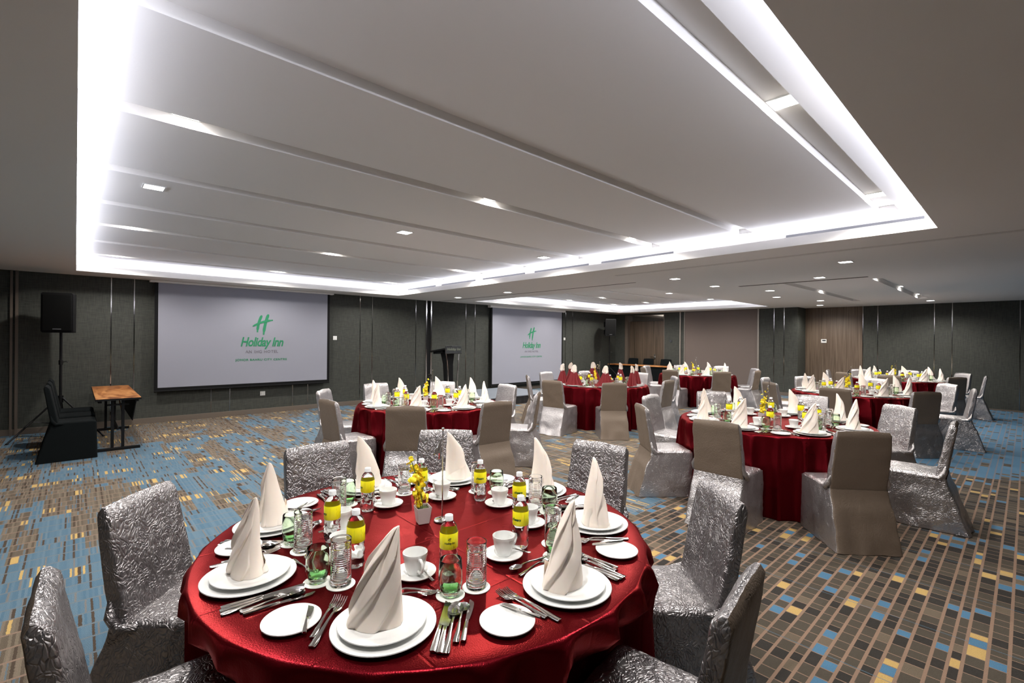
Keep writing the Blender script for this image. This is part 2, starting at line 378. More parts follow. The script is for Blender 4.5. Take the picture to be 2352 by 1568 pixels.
# vertical metal seams in the wall cloth
k = 1
for x in (.463, .785, 1.998, 2.327, 3.549, 3.879, 5.111, 5.429, 6.669, 8.333, 8.67, 12.72, 13.10):
    o = MB().box(x - .007, x + .007, Y1 - .004, Y1 + .001, .10, HC).build('trim_%d' % k, M_SEAM); struct(o); k += 1
for x, w in ((-.76, .03), (-.70, .035), (6.985, .035), (7.135, .035)):
    o = MB().box(x - w / 2, x + w / 2, Y1 - .03, Y1 + .001, .0, HC).build('trim_%d' % k, M_CHROME if x > 0 else M_BASEB); struct(o); k += 1
o = MB().box(7.003, 7.117, Y1 - .012, Y1 + .001, 0, HC).build('trim_%d' % k, M_BLACK); struct(o); k += 1
for y in (5.25, 4.97):
    o = MB().box(XR - .004, XR + .001, y - .008, y + .008, .10, HC).build('trim_%d' % k, M_SEAM); struct(o); k += 1
for y in (3.165, 2.827, 1.642, 1.30, .118, -.25):
    o = MB().box(X1 - .004, X1 + .001, y - .008, y + .008, .03, HC).build('trim_%d' % k, M_SEAM); struct(o); k += 1
for y, w in ((8.30, .05), (8.14, .03), (5.70, .05)):
    o = MB().bbox(XR - .03, XR + .001, y - w / 2, y + w / 2, .0, HC, .004).build('trim_%d' % k, mat('taupe_frame', (.28, .25, .22), .4, .3)); struct(o); k += 1
struct(MB().box(XR - .012, XR + .001, 5.72, 8.13, .10, HC).build('wall_right_panel', M_TAUPE))
mb = MB().box(X1 - .02, X1 + .001, 3.175, 4.16, 0, HC); mb.box(X1 - .026, X1 + .001, 4.163, YR - .002, 0, HC)
struct(mb.build('wall_right_wood', M_WOODWALL))
# ceiling slots and tracks
def slot(x0, x1, y0, y1, m=M_SLOT, z=HC):
    global k
    o = MB().bbox(x0, x1, y0, y1, z - .004, z + .002, .001).build('trim_%d' % k, m); struct(o); k += 1
slot(7.355, 7.385, 4.75, Y1 - .01); slot(6.36, 6.44, -.6, 4.49, mat('groove_shade', (.66, .64, .61), .9)); slot(9.17, 9.20, 1.71, 3.69); slot(9.225, 9.245, 1.71, 3.69)  # the wide grey strip paints in the soft shade of a shallow ceiling step
for i in range(7):      # linear air diffusers on the coffer's side face
    if i == 1: continue
    y0 = .66 + i * 1.412 if i < 1 else 3.20 + (i - 2) * 1.42
    o = MB().bbox(5.74 + LW - .006, 5.74 + LW + .002, y0, y0 + 1.18, HC + .118, HC + .15, .001).build('trim_%d' % k, M_GREYTRIM); struct(o); k += 1
# door in the recess
dr = MB().bbox(XR + .20, XR + .24, DY0 + .05, DY1 - .12, .01, DZ, .003).build('door_1', M_WOODDOOR); struct(dr)
MB().tube([(XR + .19, 9.42, 1.02), (XR + .13, 9.42, 1.02), (XR + .13, 9.55, 1.02)], .011).build('door_handle', M_CHROME, dr)
MB().bbox(XR + .193, XR + .2, 9.39, 9.45, .93, 1.12, .002).build('handle_plate', M_CHROME, dr)
mb = MB().bbox(XR + .02, XR + .30, DY0 - .002, DY0 + .05, 0, 2.60); mb.bbox(XR + .02, XR + .30, DY1 - .12, DY1 + .002, 0, 2.60)
struct(mb.build('trim_%d' % k, M_BASEB)); k += 1
struct(MB().box(XR + .19, XR + .2, DY0 + .05, DY1 - .12, DZ + .01, 2.60).build('trim_%d' % k, mat('polished_transom', (.45, .42, .38), .08, .9))); k += 1

# ------------------------------------------------------------------ downlights
def make_downlight():
    root = empty('downlight')
    mb = MB(); s, w = .078, .010
    for q in ((-s, s, -s, -s + w), (-s, s, s - w, s), (-s, -s + w, -s + w, s - w), (s - w, s, -s + w, s - w)): mb.box(q[0], q[1], q[2], q[3], -.006, .0)
    mb.build('frame', M_WHITEP, root)
    MB().box(-s + w, s - w, -s + w, s - w, -.003, -.001).build('lens', M_LENS, root)
    return root
DLP = make_downlight(); used = [0]
def downlight(x, y, z, power, label, group, spot=80, blend=.6, rad=.045):
    o = DLP if not used[0] else dup(DLP, (x, y, z)); used[0] = 1; o.location = (x, y, z)
    tag(o, label, 'ceiling light', group)
    l = bpy.data.lights.new('lamp_light', 'SPOT'); l.energy = power; l.color = WARM; l.spot_size = R(spot * 2 if spot < 90 else 179); l.spot_blend = blend; l.shadow_soft_size = rad
    lo = bpy.data.objects.new('lamp_light', l); COL.objects.link(lo); lo.location = (x, y, z - .03)
PW = 125
rows = [(.91, HU + .06, 'first'), (3.38, HU + .06, 'third'), (5.02, HU, 'fourth flat'), (7.10, HU + .06, 'sixth'), (9.70, HU + .06, 'last')]
cols = [(.48, 'left'), (2.87, 'middle'), (5.26, 'right')]  # left lamp of the first strip is out of view, added to light napkin fronts
for y, z, rn in rows:
    for x, cn in cols:
        downlight(x, y, z, PW, 'square downlight in the %s strip of the large coffer, %s one of three' % (rn, cn), 'downlights in the large ceiling coffer')
LOW = [(7.38, 4.0, 'beside the near end of the ceiling track'), (8.87, 4.0, 'second along from the ceiling track'), (10.36, 3.54, 'in the middle of the lower ceiling'), (11.95, 3.94, 'before the small coffer corner'),
       (13.63, 3.49, 'nearest but one to the wood wall panel'), (15.30, 3.93, 'nearest to the wood wall panel'), (7.33, 1.60, 'closest to the camera on the lower ceiling'), (8.80, 2.27, 'by the long air slot'),
       (15.29, 1.60, 'nearest to the grey right wall'), (6.98, 7.74, 'left of the ceiling track, nearer one'), (7.01, 9.62, 'left of the ceiling track, farther one')]
for x, y, d in LOW: downlight(x, y, HC, PW * (.40 if x < 9.5 else .85), 'square downlight ' + d, 'downlights in the lower ceiling')
for x in (9.8, 12.0, 14.1): downlight(x, 1.64, HC + .08, PW * .7, 'square downlight inside the long ceiling channel, %s of three' % {9.8: 'nearest', 12.0: 'middle', 14.1: 'farthest'}[x], 'downlights in the ceiling channels')
downlight(11.6, 2.88, HC + .08, PW * .7, 'single square downlight inside the second ceiling channel', 'downlights in the ceiling channels')
for yi, (y, z) in enumerate(((6.4, HU), (8.48, HU + .06), (9.72, HU + .06))):
    for xi, x in enumerate((9.2, 11.5, 13.9)):
        downlight(x, y, z, PW, 'square downlight in the far coffer, %s row, %s one' % (('near', 'middle', 'screen side')[yi], ('left', 'middle', 'right')[xi]), 'downlights in the far ceiling coffer')

# ------------------------------------------------------------------ projection screens with the logo
def stroke(mb, pts, w0, w1, z):
    n = len(pts); L, Rr = [], []
    for i, p in enumerate(pts):
        a = Vector(pts[max(i - 1, 0)]); b = Vector(pts[min(i + 1, n - 1)]); d = (b - a).normalized(); nn = Vector((-d.y, d.x))
        t = i / (n - 1); w = (w0 + (w1 - w0) * t) / 2; e = min(t, 1 - t) * (n - 1)
        if e < 1: w *= .55
        L.append(Vector(p) + nn * w); Rr.append(Vector(p) - nn * w)
    vs = [(v.x, v.y, z) for v in L + Rr]
    mb.add(vs, [(i, i + 1, n + i + 1, n + i) for i in range(n - 1)])
def bez(a, b, c, n=10):
    return [((1 - t) ** 2 * a[0] + 2 * t * (1 - t) * b[0] + t * t * c[0], (1 - t) ** 2 * a[1] + 2 * t * (1 - t) * b[1] + t * t * c[1]) for t in [i / n for i in range(n + 1)]]
def logo_mark(z=0.0):
    mb = MB()       # 1 unit = height of the mark
    stroke(mb, bez((-.05, .43), (-.23, .05), (-.235, -.38)), .125, .115, z)
    stroke(mb, bez((.245, .49), (.075, .05), (.035, -.49)), .135, .125, z + .002)
    stroke(mb, bez((-.44, -.10), (-.05, .165), (.45, .215)), .080, .110, z + .004)
    return mb
def make_screen(x0, x1, z0, z1, name_label, logo_z, hx, deep=.12):
    root = empty('projection_screen', ((x0 + x1) / 2, Y1 - deep, 0)); w = (x1 - x0) / 2
    MB().box(-w, w, -.002, .002, z0, z1).build('screen_fabric', M_SCREEN, root)
    mb = MB(); b = .055
    mb.box(-w - b, -w, -.001, .001, z0 - b, z1); mb.box(w, w + b, -.001, .001, z0 - b, z1); mb.box(-w, w, -.001, .001, z0 - b, z0)
    mb.build('black_border', M_BLACK, root)
    MB().bbox(-w - .13, w + .13, -.06, .07, z1, HC - .002, .004).build('housing', M_CEIL, root)
    MB().tube([(-w - b, 0, z0 - b - .01), (w + b, 0, z0 - b - .01)], .016).build('weight_bar', M_BLACK, root)
    rot = Matrix.Rotation(R(90), 4, 'X')
    def put(me, sx, x, z, part):
        me.transform(Matrix.Translation((x, -.006, z)) @ rot @ Matrix.Diagonal((sx[0], sx[1], 1, 1))); ob(part, me, root)
    put(logo_mark().mesh('logo_mark', M_LOGO, fix=False), (.44 * .99, .44), hx + .01, logo_z, 'logo_mark')
    put(text_mesh('t1', 'Holiday Inn', .27, M_LOGO, .28, .006, .0005, .93), (.715, .97), hx, logo_z - .455, 'logo_name')
    put(text_mesh('t2', 'AN IHG HOTEL', .10, M_LOGOGREY, 0, .001, .0005, 1.15), (.82, .85), hx, logo_z - .60, 'logo_tagline')
    put(text_mesh('t3', 'JOHOR BAHRU CITY CENTRE', .085, M_LOGO, 0, .0012, .0005, 1.12), (.80, .72), hx, logo_z - .76, 'logo_city')
    tag(root, name_label, 'projection screen', 'projection screens on the grey wall'); return root
make_screen(1.124, 4.262, .657, 2.61, 'large white projection screen on the left, logo right of centre, behind the folding table', 1.885, .20)
make_screen(9.24, 12.38, .265, 2.575, 'farther white projection screen beside the small stage, hanging lower than the left one', 1.81, .10)

# ------------------------------------------------------------------ wall fittings
def plate_on_front(x, z, w, h, m, name, lab, cat):
    o = empty(name, (x, Y1, z)); MB().bbox(-w / 2, w / 2, -.012, 0, -h / 2, h / 2, .003).build('face_plate', m, o)
    MB().bbox(-w * .25, w * .25, -.017, -.010, -h * .28, h * .28, .002).build('rocker' if 'switch' in name else 'socket_face', m, o)
    tag(o, lab, cat)
plate_on_front(4.489, 1.614, .095, .095, M_WHITEP, 'light_switch', 'white light switch on the grey wall right of the left screen', 'switch')
plate_on_front(2.941, .42, .10, .09, M_WHITEP, 'wall_socket', 'pale wall socket below the left projection screen', 'socket')
plate_on_front(12.66, 1.66, .09, .09, M_WHITEP, 'light_switch', 'small white switch on the wall right of the farther screen', 'switch')
o = empty('thermostat', (X1 - .026, 4.11, 1.654)); MB().bbox(-.02, 0, -.07, .07, -.055, .055, .004).build('body', M_WHITEP, o); MB().box(-.0215, -.0195, -.05, .04, -.005, .035).build('display', M_DARKP, o)
tag(o, 'white thermostat with dark display on the wood wall panel', 'thermostat')
o = empty('light_switch', (XR, 8.663, 1.617)); MB().bbox(-.012, 0, -.045, .045, -.045, .045, .004).build('face_plate', M_DARKP, o); MB().bbox(-.016, -.010, -.02, .02, -.03, .03, .002).build('rocker', M_DARKP, o)
tag(o, 'dark square switch on the grey wall beside the wooden door', 'switch')

# ------------------------------------------------------------------ stage, lectern, speakers
st = empty('stage_platform', (7.75, 9.55, 0)); MB().bbox(-1.72, 1.72, -.91, .91, .185, .21, .006).build('deck', M_STAGE, st)
def skf(u, v):
    a = u * 4; seg = int(min(a, 3.999)); t = a - seg
    c = [(-1.70, -.89), (1.70, -.89), (1.70, .89), (-1.70, .89), (-1.70, -.89)]
    x = c[seg][0] + (c[seg + 1][0] - c[seg][0]) * t; y = c[seg][1] + (c[seg + 1][1] - c[seg][1]) * t
    nx, ny = ((0, -1), (1, 0), (0, 1), (-1, 0))[seg]; w = .008 * sin(t * 130)
    return (x + nx * w, y + ny * w, .003 + .183 * v)
MB().grid(skf, 480, 1).build('skirt', M_SKIRT, st, 60)
tag(st, 'low black-skirted stage platform with grey carpet top in front of the far screen', 'stage')

lec = empty('lectern', (6.62, 9.25, .21))
def tap(z, w, d, y): return [(-w, y - d, z), (w, y - d, z), (w, y + d, z), (-w, y + d, z)]
MB().bbox(-.24, .24, -.02, .40, 0, .03, .005).build('base', M_BLACK, lec)
MB().loft([tap(.03, .11, .05, .18), tap(.35, .10, .05, .19), tap(.8, .10, .07, .22), tap(1.12, .12, .13, .25)]).build('column', M_BLACK, lec)
m4 = Matrix.Translation((0, .27, 1.14)) @ Matrix.Rotation(R(-7), 4, 'X')
MB().bbox(-.24, .24, -.26, .40, -.02, .02, .005, mat=m4).build('desk_top', M_BLACK, lec)
MB().bbox(-.20, .20, -.10, .30, -.07, -.018, .004, mat=m4).build('drawer_box', M_BLACK, lec)
fp = MB().bbox(-.23, .23, -.012, .012, 1.06, 1.24, .004).build('front_panel', M_DARKP, lec)
mb = MB(); mb.box(-.235, .235, -.016, -.011, 1.055, 1.063); mb.box(-.235, -.228, -.016, -.011, 1.063, 1.24); mb.box(-.2, -.05, -.016, -.011, 1.225, 1.235); mb.build('panel_edge', M_CHROME, fp)
me = text_mesh('t4', 'Holiday Inn', .085, mat('faint_gold_print', (.25, .28, .22), .4), .3, .001, .0005); me.transform(Matrix.Translation((.0, -.014, 1.135)) @ Matrix.Rotation(R(90), 4, 'X')); ob('panel_print', me, fp)
for sx in (-1, 1):
    MB().tube([(sx * .19, .03, 1.08), (sx * .165, .02, .9), (sx * .14, .015, .65), (sx * .135, .02, .4), (sx * .15, .03, .2), (sx * .2, .05, .03)], .013).build('curved_leg', M_CHROME, lec)
tag(lec, 'black lectern with curved chrome legs standing on the stage before the grey wall', 'lectern')

def speaker_on_stand(x, y, rz, zc, lab1, lab2, hh=.31):
    s = empty('speaker_stand', (x, y, 0), rz)
    MB().tube([(0, 0, .12), (0, 0, zc - hh + .02)], .018, 12).build('pole', M_BLACKMETAL, s)
    MB().lathe([(.0, .55), (.034, .55), (.034, .66), (.0, .66)], 14).build('collar', M_BLACKMETAL, s)
    mb = MB().lathe([(0, 1.15), (.028, 1.15), (.028, 1.22), (0, 1.22)], 12); mb.tube([(.02, 0, 1.19), (.07, 0, 1.2), (.085, 0, 1.18)], .006, 6); mb.build('clamp', M_BLACKMETAL, s)
    for i in range(3):
        a = R(100 + 120 * i); e = (.62 * cos(a), .62 * sin(a), .012)
        lg = MB().tube([(.03 * cos(a), .03 * sin(a), .62), e], .013, 8).build('leg', M_BLACKMETAL, s)
        MB().sphere(e, .02, 8, 6, (1, 1, .6)).build('rubber_foot', M_BLACK, lg)
        MB().tube([(.02 * cos(a), .02 * sin(a), .22), (.34 * cos(a), .34 * sin(a), .29)], .007, 6).build('brace', M_BLACKMETAL, s)
    tag(s, lab1, 'speaker stand')
    b = empty('loudspeaker', (x, y, zc), rz)
    w, d = .19, .17
    ring = lambda z, k: [(-w + k, -d, z), (w - k, -d, z), (w - k * .5, -d + .04, z), (w * .72, d, z), (-w * .72, d, z), (-w + k * .5, -d + .04, z)]
    MB().loft([ring(-hh, .02), ring(-hh + .02, 0), ring(hh - .02, 0), ring(hh, .02)]).build('cabinet', M_BLACK, b)
    MB().bbox(-w + .02, w - .02, -d - .008, -d, -hh + .03, hh - .03, .003).build('grille', mat('speaker_grille', (.003, .003, .003), .8, .0, Specular_IOR_Level=.1), b)
    MB().box(-.05, .05, -d - .0095, -d - .0078, -hh + .05, -hh + .062).build('badge', M_GREYTRIM, b)
    mb = MB(); mb.box(-w - .012, -w + .02, -.06, .06, .02, .2); mb.box(-w - .012, -w + .02, -.06, .06, -.25, -.08); mb.build('side_grip', M_BLACK, b)
    tag(b, lab2, 'loudspeaker')
speaker_on_stand(-.17, 10.38, R(-15), 1.965, 'black tripod stand under the loudspeaker at the left edge', 'tall black loudspeaker on its stand at the left edge of the room')
speaker_on_stand(14.36, 10.34, R(-40), 2.09, 'black tripod stand under the loudspeaker in the far corner', 'black loudspeaker on its stand in the far corner beside the door')

# ------------------------------------------------------------------ folding tables
ft = empty('folding_table', (.45, 9.68, 0))
MB().bbox(-.245, .245, -1.13, 1.13, .722, .745, .003).build('tabletop', M_WOODTOP, ft)
mb = MB(); mb.box(-.247, .247, -1.133, -1.128, .715, .742); mb.box(-.249, -.244, -1.13, 1.13, .715, .742); mb.box(.244, .249, -1.13, 1.13, .715, .742); mb.box(-.22, -.18, -1.1, 1.1, .685, .722); mb.box(.18, .22, -1.1, 1.1, .685, .722)
mb.build('edge_rail', M_BLACK, ft)
for sy in (-1, 1):
    y = sy * .98
    lg = MB(); lg.bbox(-.25, .25, y - .025, y + .025, .0, .04, .004); lg.bbox(-.08, -.045, y - .018, y + .018, .04, .70, .003); lg.bbox(.035, .07, y - .018, y + .018, .04, .70, .003)
    lg.bbox(-.12, .12, y - .015, y + .015, .63, .655, .003); lg.build('leg_frame', M_BLACKMETAL, ft)
    MB().tube([(.05, y + sy * -.02, .50), (.02, y - sy * .25, .70)], .008, 6).build('brace', M_CHROME, ft)
MB().bbox(-.01, .01, -.95, .95, .28, .31, .003).build('stretcher', M_BLACKMETAL, ft)
m4 = Matrix.Translation((.20, 0, .70)) @ Matrix.Rotation(R(8), 4, 'Y')
MB().bbox(-.006, .006, -1.0, 1.0, -.30, 0, .002, mat=m4).build('modesty_panel', M_BLACK, ft)
tag(ft, 'narrow folding table with orange-brown wood top beside the black-covered chairs', 'table')
t2 = empty('folding_table', (14.92, 9.45, 0))
MB().bbox(-.23, .23, -1.2, 1.2, .72, .75, .003).build('tabletop', M_WOODTOP, t2)
MB().bbox(-.20, .20, -1.15, 1.15, .0, .72, .01).build('table_skirt', M_BLACKCLOTH, t2)
tag(t2, 'long far table with wood top and black skirt in front of the wooden door', 'table')

# ------------------------------------------------------------------ chairs
def nz3(p, s, a, seed):
    v = noise.noise_vector(Vector((p[0] * s + seed, p[1] * s + seed * 1.7, p[2] * s - seed))); return Vector(v) * a
def rrect(hw0, y0, hw1, y1, r, n=5, side=10):
    """rounded trapezoid outline, half width hw0 at y0 (rear), hw1 at y1 (front)"""
    cs = [(-hw0, y0), (hw0, y0), (hw1, y1), (-hw1, y1)]; out = []
    for i in range(4):
        p = Vector(cs[i]); a = (Vector(cs[i - 1]) - p).normalized(); b = (Vector(cs[(i + 1) % 4]) - p).normalized()
        s0 = p + a * r; s1 = p + b * r
        for j in range(n): t = j / (n - 1); out.append(tuple((1 - t) ** 2 * s0 + 2 * t * (1 - t) * p + t * t * s1))
        nx = Vector(cs[(i + 1) % 4]) - b * r
        for j in range(1, side): out.append(tuple(s1.lerp(nx, j / side)))
    return out
def make_chair(seed, m_a, m_b, crush=1.0, flare=1.0, dark_hem=False):
    root = empty('covered_chair')
    def wr(p, a=.006):
        p = Vector(p); return tuple(p + nz3(p, 9, a * crush, seed) + nz3(p, 26, a * .35 * crush, seed + 5))
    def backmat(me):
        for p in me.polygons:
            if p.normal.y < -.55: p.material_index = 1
    # backrest cover: a leaning padded slab
    rings = []; N = 20
    for i in range(N + 1):
        t = i / N; z = .43 + .487 * t; y = -.205 - .085 * t; th = .036 - .008 * t; hw = .212 - .014 * t + .006 * sin(t * 3)
        k = 0
        if t > .93: k = ((t - .93) / .07) ** 2 * .020
        rings.append([wr((x, yy + y, z + (.004 * cos(x * 14) if t > .9 else 0)), .004) for x, yy in rrect(hw - k * .4, -th + k, hw - k * .4, th - k, min(.016, (th - k) * .8))])
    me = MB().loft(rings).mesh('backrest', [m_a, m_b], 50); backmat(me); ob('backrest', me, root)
    # seat cushion
    rings = []
    for z, k in ((.38, .0), (.43, -.004), (.455, 0), (.468, .012), (.474, .035)):
        rings.append([wr((x, y, z), .004) for x, y in rrect(.212 - k, -.225 + k, .215 - k, .188 - k, .03)])
    for q in (.75, .5, .25, .05):
        rings.append([wr((x * q, y * q, .474 + .010 * (1 - q * q)), .004) for x, y in rrect(.212 - .035, -.225 + .035, .215 - .035, .188 - .035, .03)])
    MB().loft(rings).build('seat', [m_a], root, 50)
    # skirt falling to the floor, flaring at the rear
    rings = []; N = 16
    for i in range(N + 1):
        t = i / N; z = .452 - .447 * t
        o = rrect(.218 + .022 * t * flare, -.248 - (.02 + .13 * t ** 1.15) * flare * min(1, t * 3 + .1), .219 + .006 * t, .193 + .012 * t, .022)
        rg = []
        for j, (x, y) in enumerate(o):
            f = 1 + (.035 * t * sin(x * 40 + seed) + .03 * t * sin(y * 34 + seed * 2)) * .35 * crush
            pt = Vector((x * f, y * f, z)); q = wr(pt, .009 * (.3 + t)); rg.append((q[0], q[1], z + (.004 * noise.noise(Vector((x * 9, y * 9, seed))) if t > .95 else 0)))
        rings.append(rg)
    me = MB().loft(rings, cap=False).mesh('skirt', [m_a, m_b], 60)
    if dark_hem: backmat(me)  # otherwise the rear keeps the front silver, painting in light caught by the flare
    ob('skirt', me, root)
    # gathered cloth where back and skirt meet
    for sx in (-1, 1):
        mb = MB()
        pr = [(sx * .205, -.245, .56), (sx * .222, -.235, .50), (sx * .225, -.20, .455), (sx * .215, -.13, .452)]
        mb.tube([wr(p, .004) for p in pr], [.008, .020, .022, .010], 9)
        mb.build('side_gather', [m_a], root, 60)
    return root
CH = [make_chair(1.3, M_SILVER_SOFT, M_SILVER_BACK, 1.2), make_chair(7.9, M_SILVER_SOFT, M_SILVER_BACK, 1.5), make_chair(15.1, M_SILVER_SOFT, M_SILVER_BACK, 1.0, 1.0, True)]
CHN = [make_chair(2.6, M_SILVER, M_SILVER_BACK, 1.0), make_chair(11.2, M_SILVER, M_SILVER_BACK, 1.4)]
CHB = make_chair(4.4, M_BLACKCLOTH, M_BLACKCLOTH, .25, .9)
usedc = {}
def chair(proto, x, y, rz):
    if proto not in usedc: usedc[proto] = 1; o = proto; o.location = (x, y, 0); o.rotation_euler = (0, 0, rz); return o
    return dup(proto, (x, y, 0), rz)

TABLES = {  # centre, printed number, phrase, digit turn
    4: (1.19, 1.80, 'nearest table'), 3: (3.50, 5.43, 'left table'), 2: (7.62, 5.72, 'red-napkin table'),
    1: (12.0, 5.87, 'far centre table'), 5: (5.55, 1.87, 'large right table'), 6: (9.90, 2.03, 'third right table'), 7: (14.30, 2.05, 'farthest right table')}
BASE = {-134: 0, -88: 1, -42: 2, 2: 3, 48: 4, 92: 5, 139: 6, 178: 7}
POSN = ['front', 'front-right', 'right', 'back-right', 'back', 'back-left', 'left', 'front-left']
def seat_words(cx, cy, angs):
    d = Vector((cx, cy)).normalized(); r = Vector((d.y, -d.x)); out = {}
    v = sorted(angs, key=lambda a: math.atan2(cos(R(a)) * r.x + sin(R(a)) * r.y, -(cos(R(a)) * d.x + sin(R(a)) * d.y)))
    # start from the seat nearest to the camera and go round to the right
    near = min(range(8), key=lambda i: cos(R(v[i])) * d.x + sin(R(v[i])) * d.y)
    for i in range(8): out[v[(near + i) % 8]] = POSN[i]
    return out
CHAIRS = {4: {92: (1.15, 3.10), 48: (2.06, 2.98), 2: (2.59, 1.93), -42: (2.22, .97), -88: (1.38, .54), 139: (.21, 2.63), 178: (-.06, 1.77)},
          3: {139: (2.45, 6.38), 178: (2.08, 5.26), -134: (2.48, 4.28), -88: (3.46, 3.98), -42: (4.45, 4.33), 2: (4.90, 5.42), 48: (4.40, 6.42), 92: (3.40, 6.80)},
          2: {139: (6.50, 6.60), 178: (6.00, 5.50), -134: (6.48, 4.58), 92: (7.55, 7.10), 2: (9.02, 5.68), -88: (7.65, 4.26), -42: (8.68, 4.70), 48: (8.55, 6.74)},
          1: {178: (10.5, 5.79), -134: (10.90, 4.72), 48: (12.90, 6.80), 2: (13.45, 5.85), -42: (13.04, 4.80), -88: (12.08, 4.40), 92: (11.84, 7.26), 139: (10.92, 6.78)},
          5: {139: (4.48, 2.80), 92: (5.42, 3.26), 178: (4.07, 1.80), -134: (4.50, .85), -88: (5.66, .43), -42: (6.66, .94), 2: (7.02, 1.90), 48: (6.47, 2.96)},
          6: {92: (9.88, 3.45), 139: (8.76, 2.98), 178: (8.42, 1.95), -134: (8.88, .97), -88: (10.07, .54), -42: (11.0, .92), 2: (11.38, 2.0), 48: (10.88, 3.05)},
          7: {92: (14.18, 3.45), 139: (13.15, 2.90), 178: (12.85, 2.0), -134: (13.28, .98), -88: (14.42, .60), -42: (15.40, 1.02), 2: (15.72, 2.05), 48: (15.24, 3.02)}}
CLUE = ['silver satin covered chair', 'crumpled silver satin chair cover', 'shiny silver covered chair']
SKIP = set()
#SKIPLIST
words = {}
for t, (cx, cy, ph) in TABLES.items():
    words[t] = seat_words(cx, cy, list(BASE))
    for a, (bx, by) in CHAIRS[t].items():
        if ('chair', t, a) in SKIP: continue
        d = Vector((bx - cx, by - cy)); r = d.length; d.normalize()
        x, y = cx + d.x * (r - .285), cy + d.y * (r - .285)
        o = chair(CHN[BASE[a] % 2] if t == 4 else CH[(BASE[a] * 2 + t) % 3], x, y, math.atan2(-d.y, -d.x) - pi / 2 + R(rnd.uniform(-3, 3)))
        tag(o, 'silver satin covered chair at the %s seat of the %s' % (words[t][a], ph), 'chair', 'silver covered chairs around the round tables')
for y, w in ((8.56, 'nearest'), (9.18, 'middle'), (9.79, 'farthest')):
    o = chair(CHB, .02, y, R(-90)); o.scale = (1, 1, 1.05); tag(o, 'black spandex covered chair beside the wood folding table, %s of the three' % w, 'chair', 'black covered chairs at the left folding table')
for y, w in ((10.10, 'left'), (9.45, 'middle'), (8.75, 'right')):
    o = chair(CHB, 15.27, y, R(90)); tag(o, 'black covered chair behind the far skirted table, %s of the three' % w, 'chair', 'black covered chairs at the far table')

# ------------------------------------------------------------------ tablecloths
ZT = .75
def make_cloth(seed, chairs, Rt=.925):
    seg = 288; rr = random.Random(seed); ph = [rr.uniform(0, 6.28) for _ in range(6)]
    rings = []
    for q in (0.001, .2, .4, .6, .8, .93, .985): rings.append((Rt * q, ZT - .0, 0))
    prof = [(Rt * .985, ZT, 0), (Rt * .993, ZT - .002, 0), (Rt, ZT - .008, .06), (Rt + .003, ZT - .025, .16)]
    for i in range(1, 15): t = i / 14; prof.append((Rt + .003 + .035 * t, ZT - .025 - (ZT - .031) * t, (.16 + .84 * t ** .6)))
    vs = []
    allr = rings[:-1] + prof
    for r, z, k in allr:
        rg = []
        for j in range(seg):
            a = 2 * pi * j / seg
            w = sin(13 * a + ph[0] + .9 * sin(3 * a + ph[1])); w = (1 - abs(w)) ** 1.1 * 2 - .8
            w2 = sin(29 * a + ph[2] + 1.2 * sin(5 * a + ph[3])) * .35
            d = k * (.085 * (w + w2) * (.7 + .3 * sin(2 * a + ph[4])))
            if z < .70:
                for (ac, rc) in chairs:
                    da = (a - ac + pi) % (2 * pi) - pi
                    if abs(da) < .7:
                        side = abs(math.tan(da)) * rc
                        lim = rc / cos(da) + max(0, side - .235) * 2.2
                        kk = min(1, max(0, (.70 - z) / .20)); kk = kk * kk * (3 - 2 * kk); rr_ = r + d
                        if rr_ > lim: d -= (rr_ - lim) * kk
            rg.append(((r + d) * cos(a), (r + d) * sin(a), z + (.0012 * noise.noise(Vector((r * cos(a) * 6, r * sin(a) * 6, seed))) if k == 0 and r < Rt * .95 else 0)))
        rings.append(rg)
    return MB().loft(rings[7:], cap=True).mesh('tablecloth', M_RED, 70)
for i, (t, (cx, cy, ph)) in enumerate(TABLES.items()):
    chs = [(math.atan2(by - cy, bx - cx) % (2 * pi), math.hypot(bx - cx, by - cy) - .285 - .212) for (bx, by) in CHAIRS[t].values()]
    o = ob('tablecloth', make_cloth(3 + i, chs), None, (cx, cy, 0)); tag(o, 'dark red satin tablecloth reaching the floor on the ' + ph, 'tablecloth', 'red satin cloths on the round tables')

# ------------------------------------------------------------------ tableware prototypes (origins on their own base)
def plate_mesh(name, r, h=.016, well=.62):
    p = [(.0, .002), (r * .5, .002), (r * .55, 0), (r * .60, .001), (r * .64, .004), (r * .97, h - .002), (r, h), (r * .995, h + .0025), (r * .96, h + .002), (r * (well + .06), .009), (r * well, .0065), (r * well * .5, .006), (0, .006)]
    p[0] = (.0005, .002); p[-1] = (.0005, .006)
    return MB().lathe(p, 64).mesh(name, M_CHINA, 60)
P_CHARGER = plate_mesh('charger_plate', .152, .013, .72); P_DINNER = plate_mesh('dinner_plate', .127, .014, .62)
P_BREAD = plate_mesh('bread_plate', .084, .010, .62); P_SAUCER = plate_mesh('saucer', .076, .012, .45)
def loft_strip(mb, secs, mat4=None):
    """secs: (y, half width, z, thickness)"""
    rings = []
    for y, w, z, t in secs: rings.append([(-w, y, z), (-w * .8, y, z + t * .8), (0, y, z + t), (w * .8, y, z + t * .8), (w, y, z), (w * .7, y, z - t * .25), (-w * .7, y, z - t * .25)])
    mb.loft(rings, mat=mat4)
HANDLE = [(-.100, .0075, .003, .003), (-.096, .0095, .003, .003), (-.080, .0098, .003, .0032), (-.045, .0062, .005, .0036), (.0, .0040, .009, .004), (.030, .0034, .010, .004)]
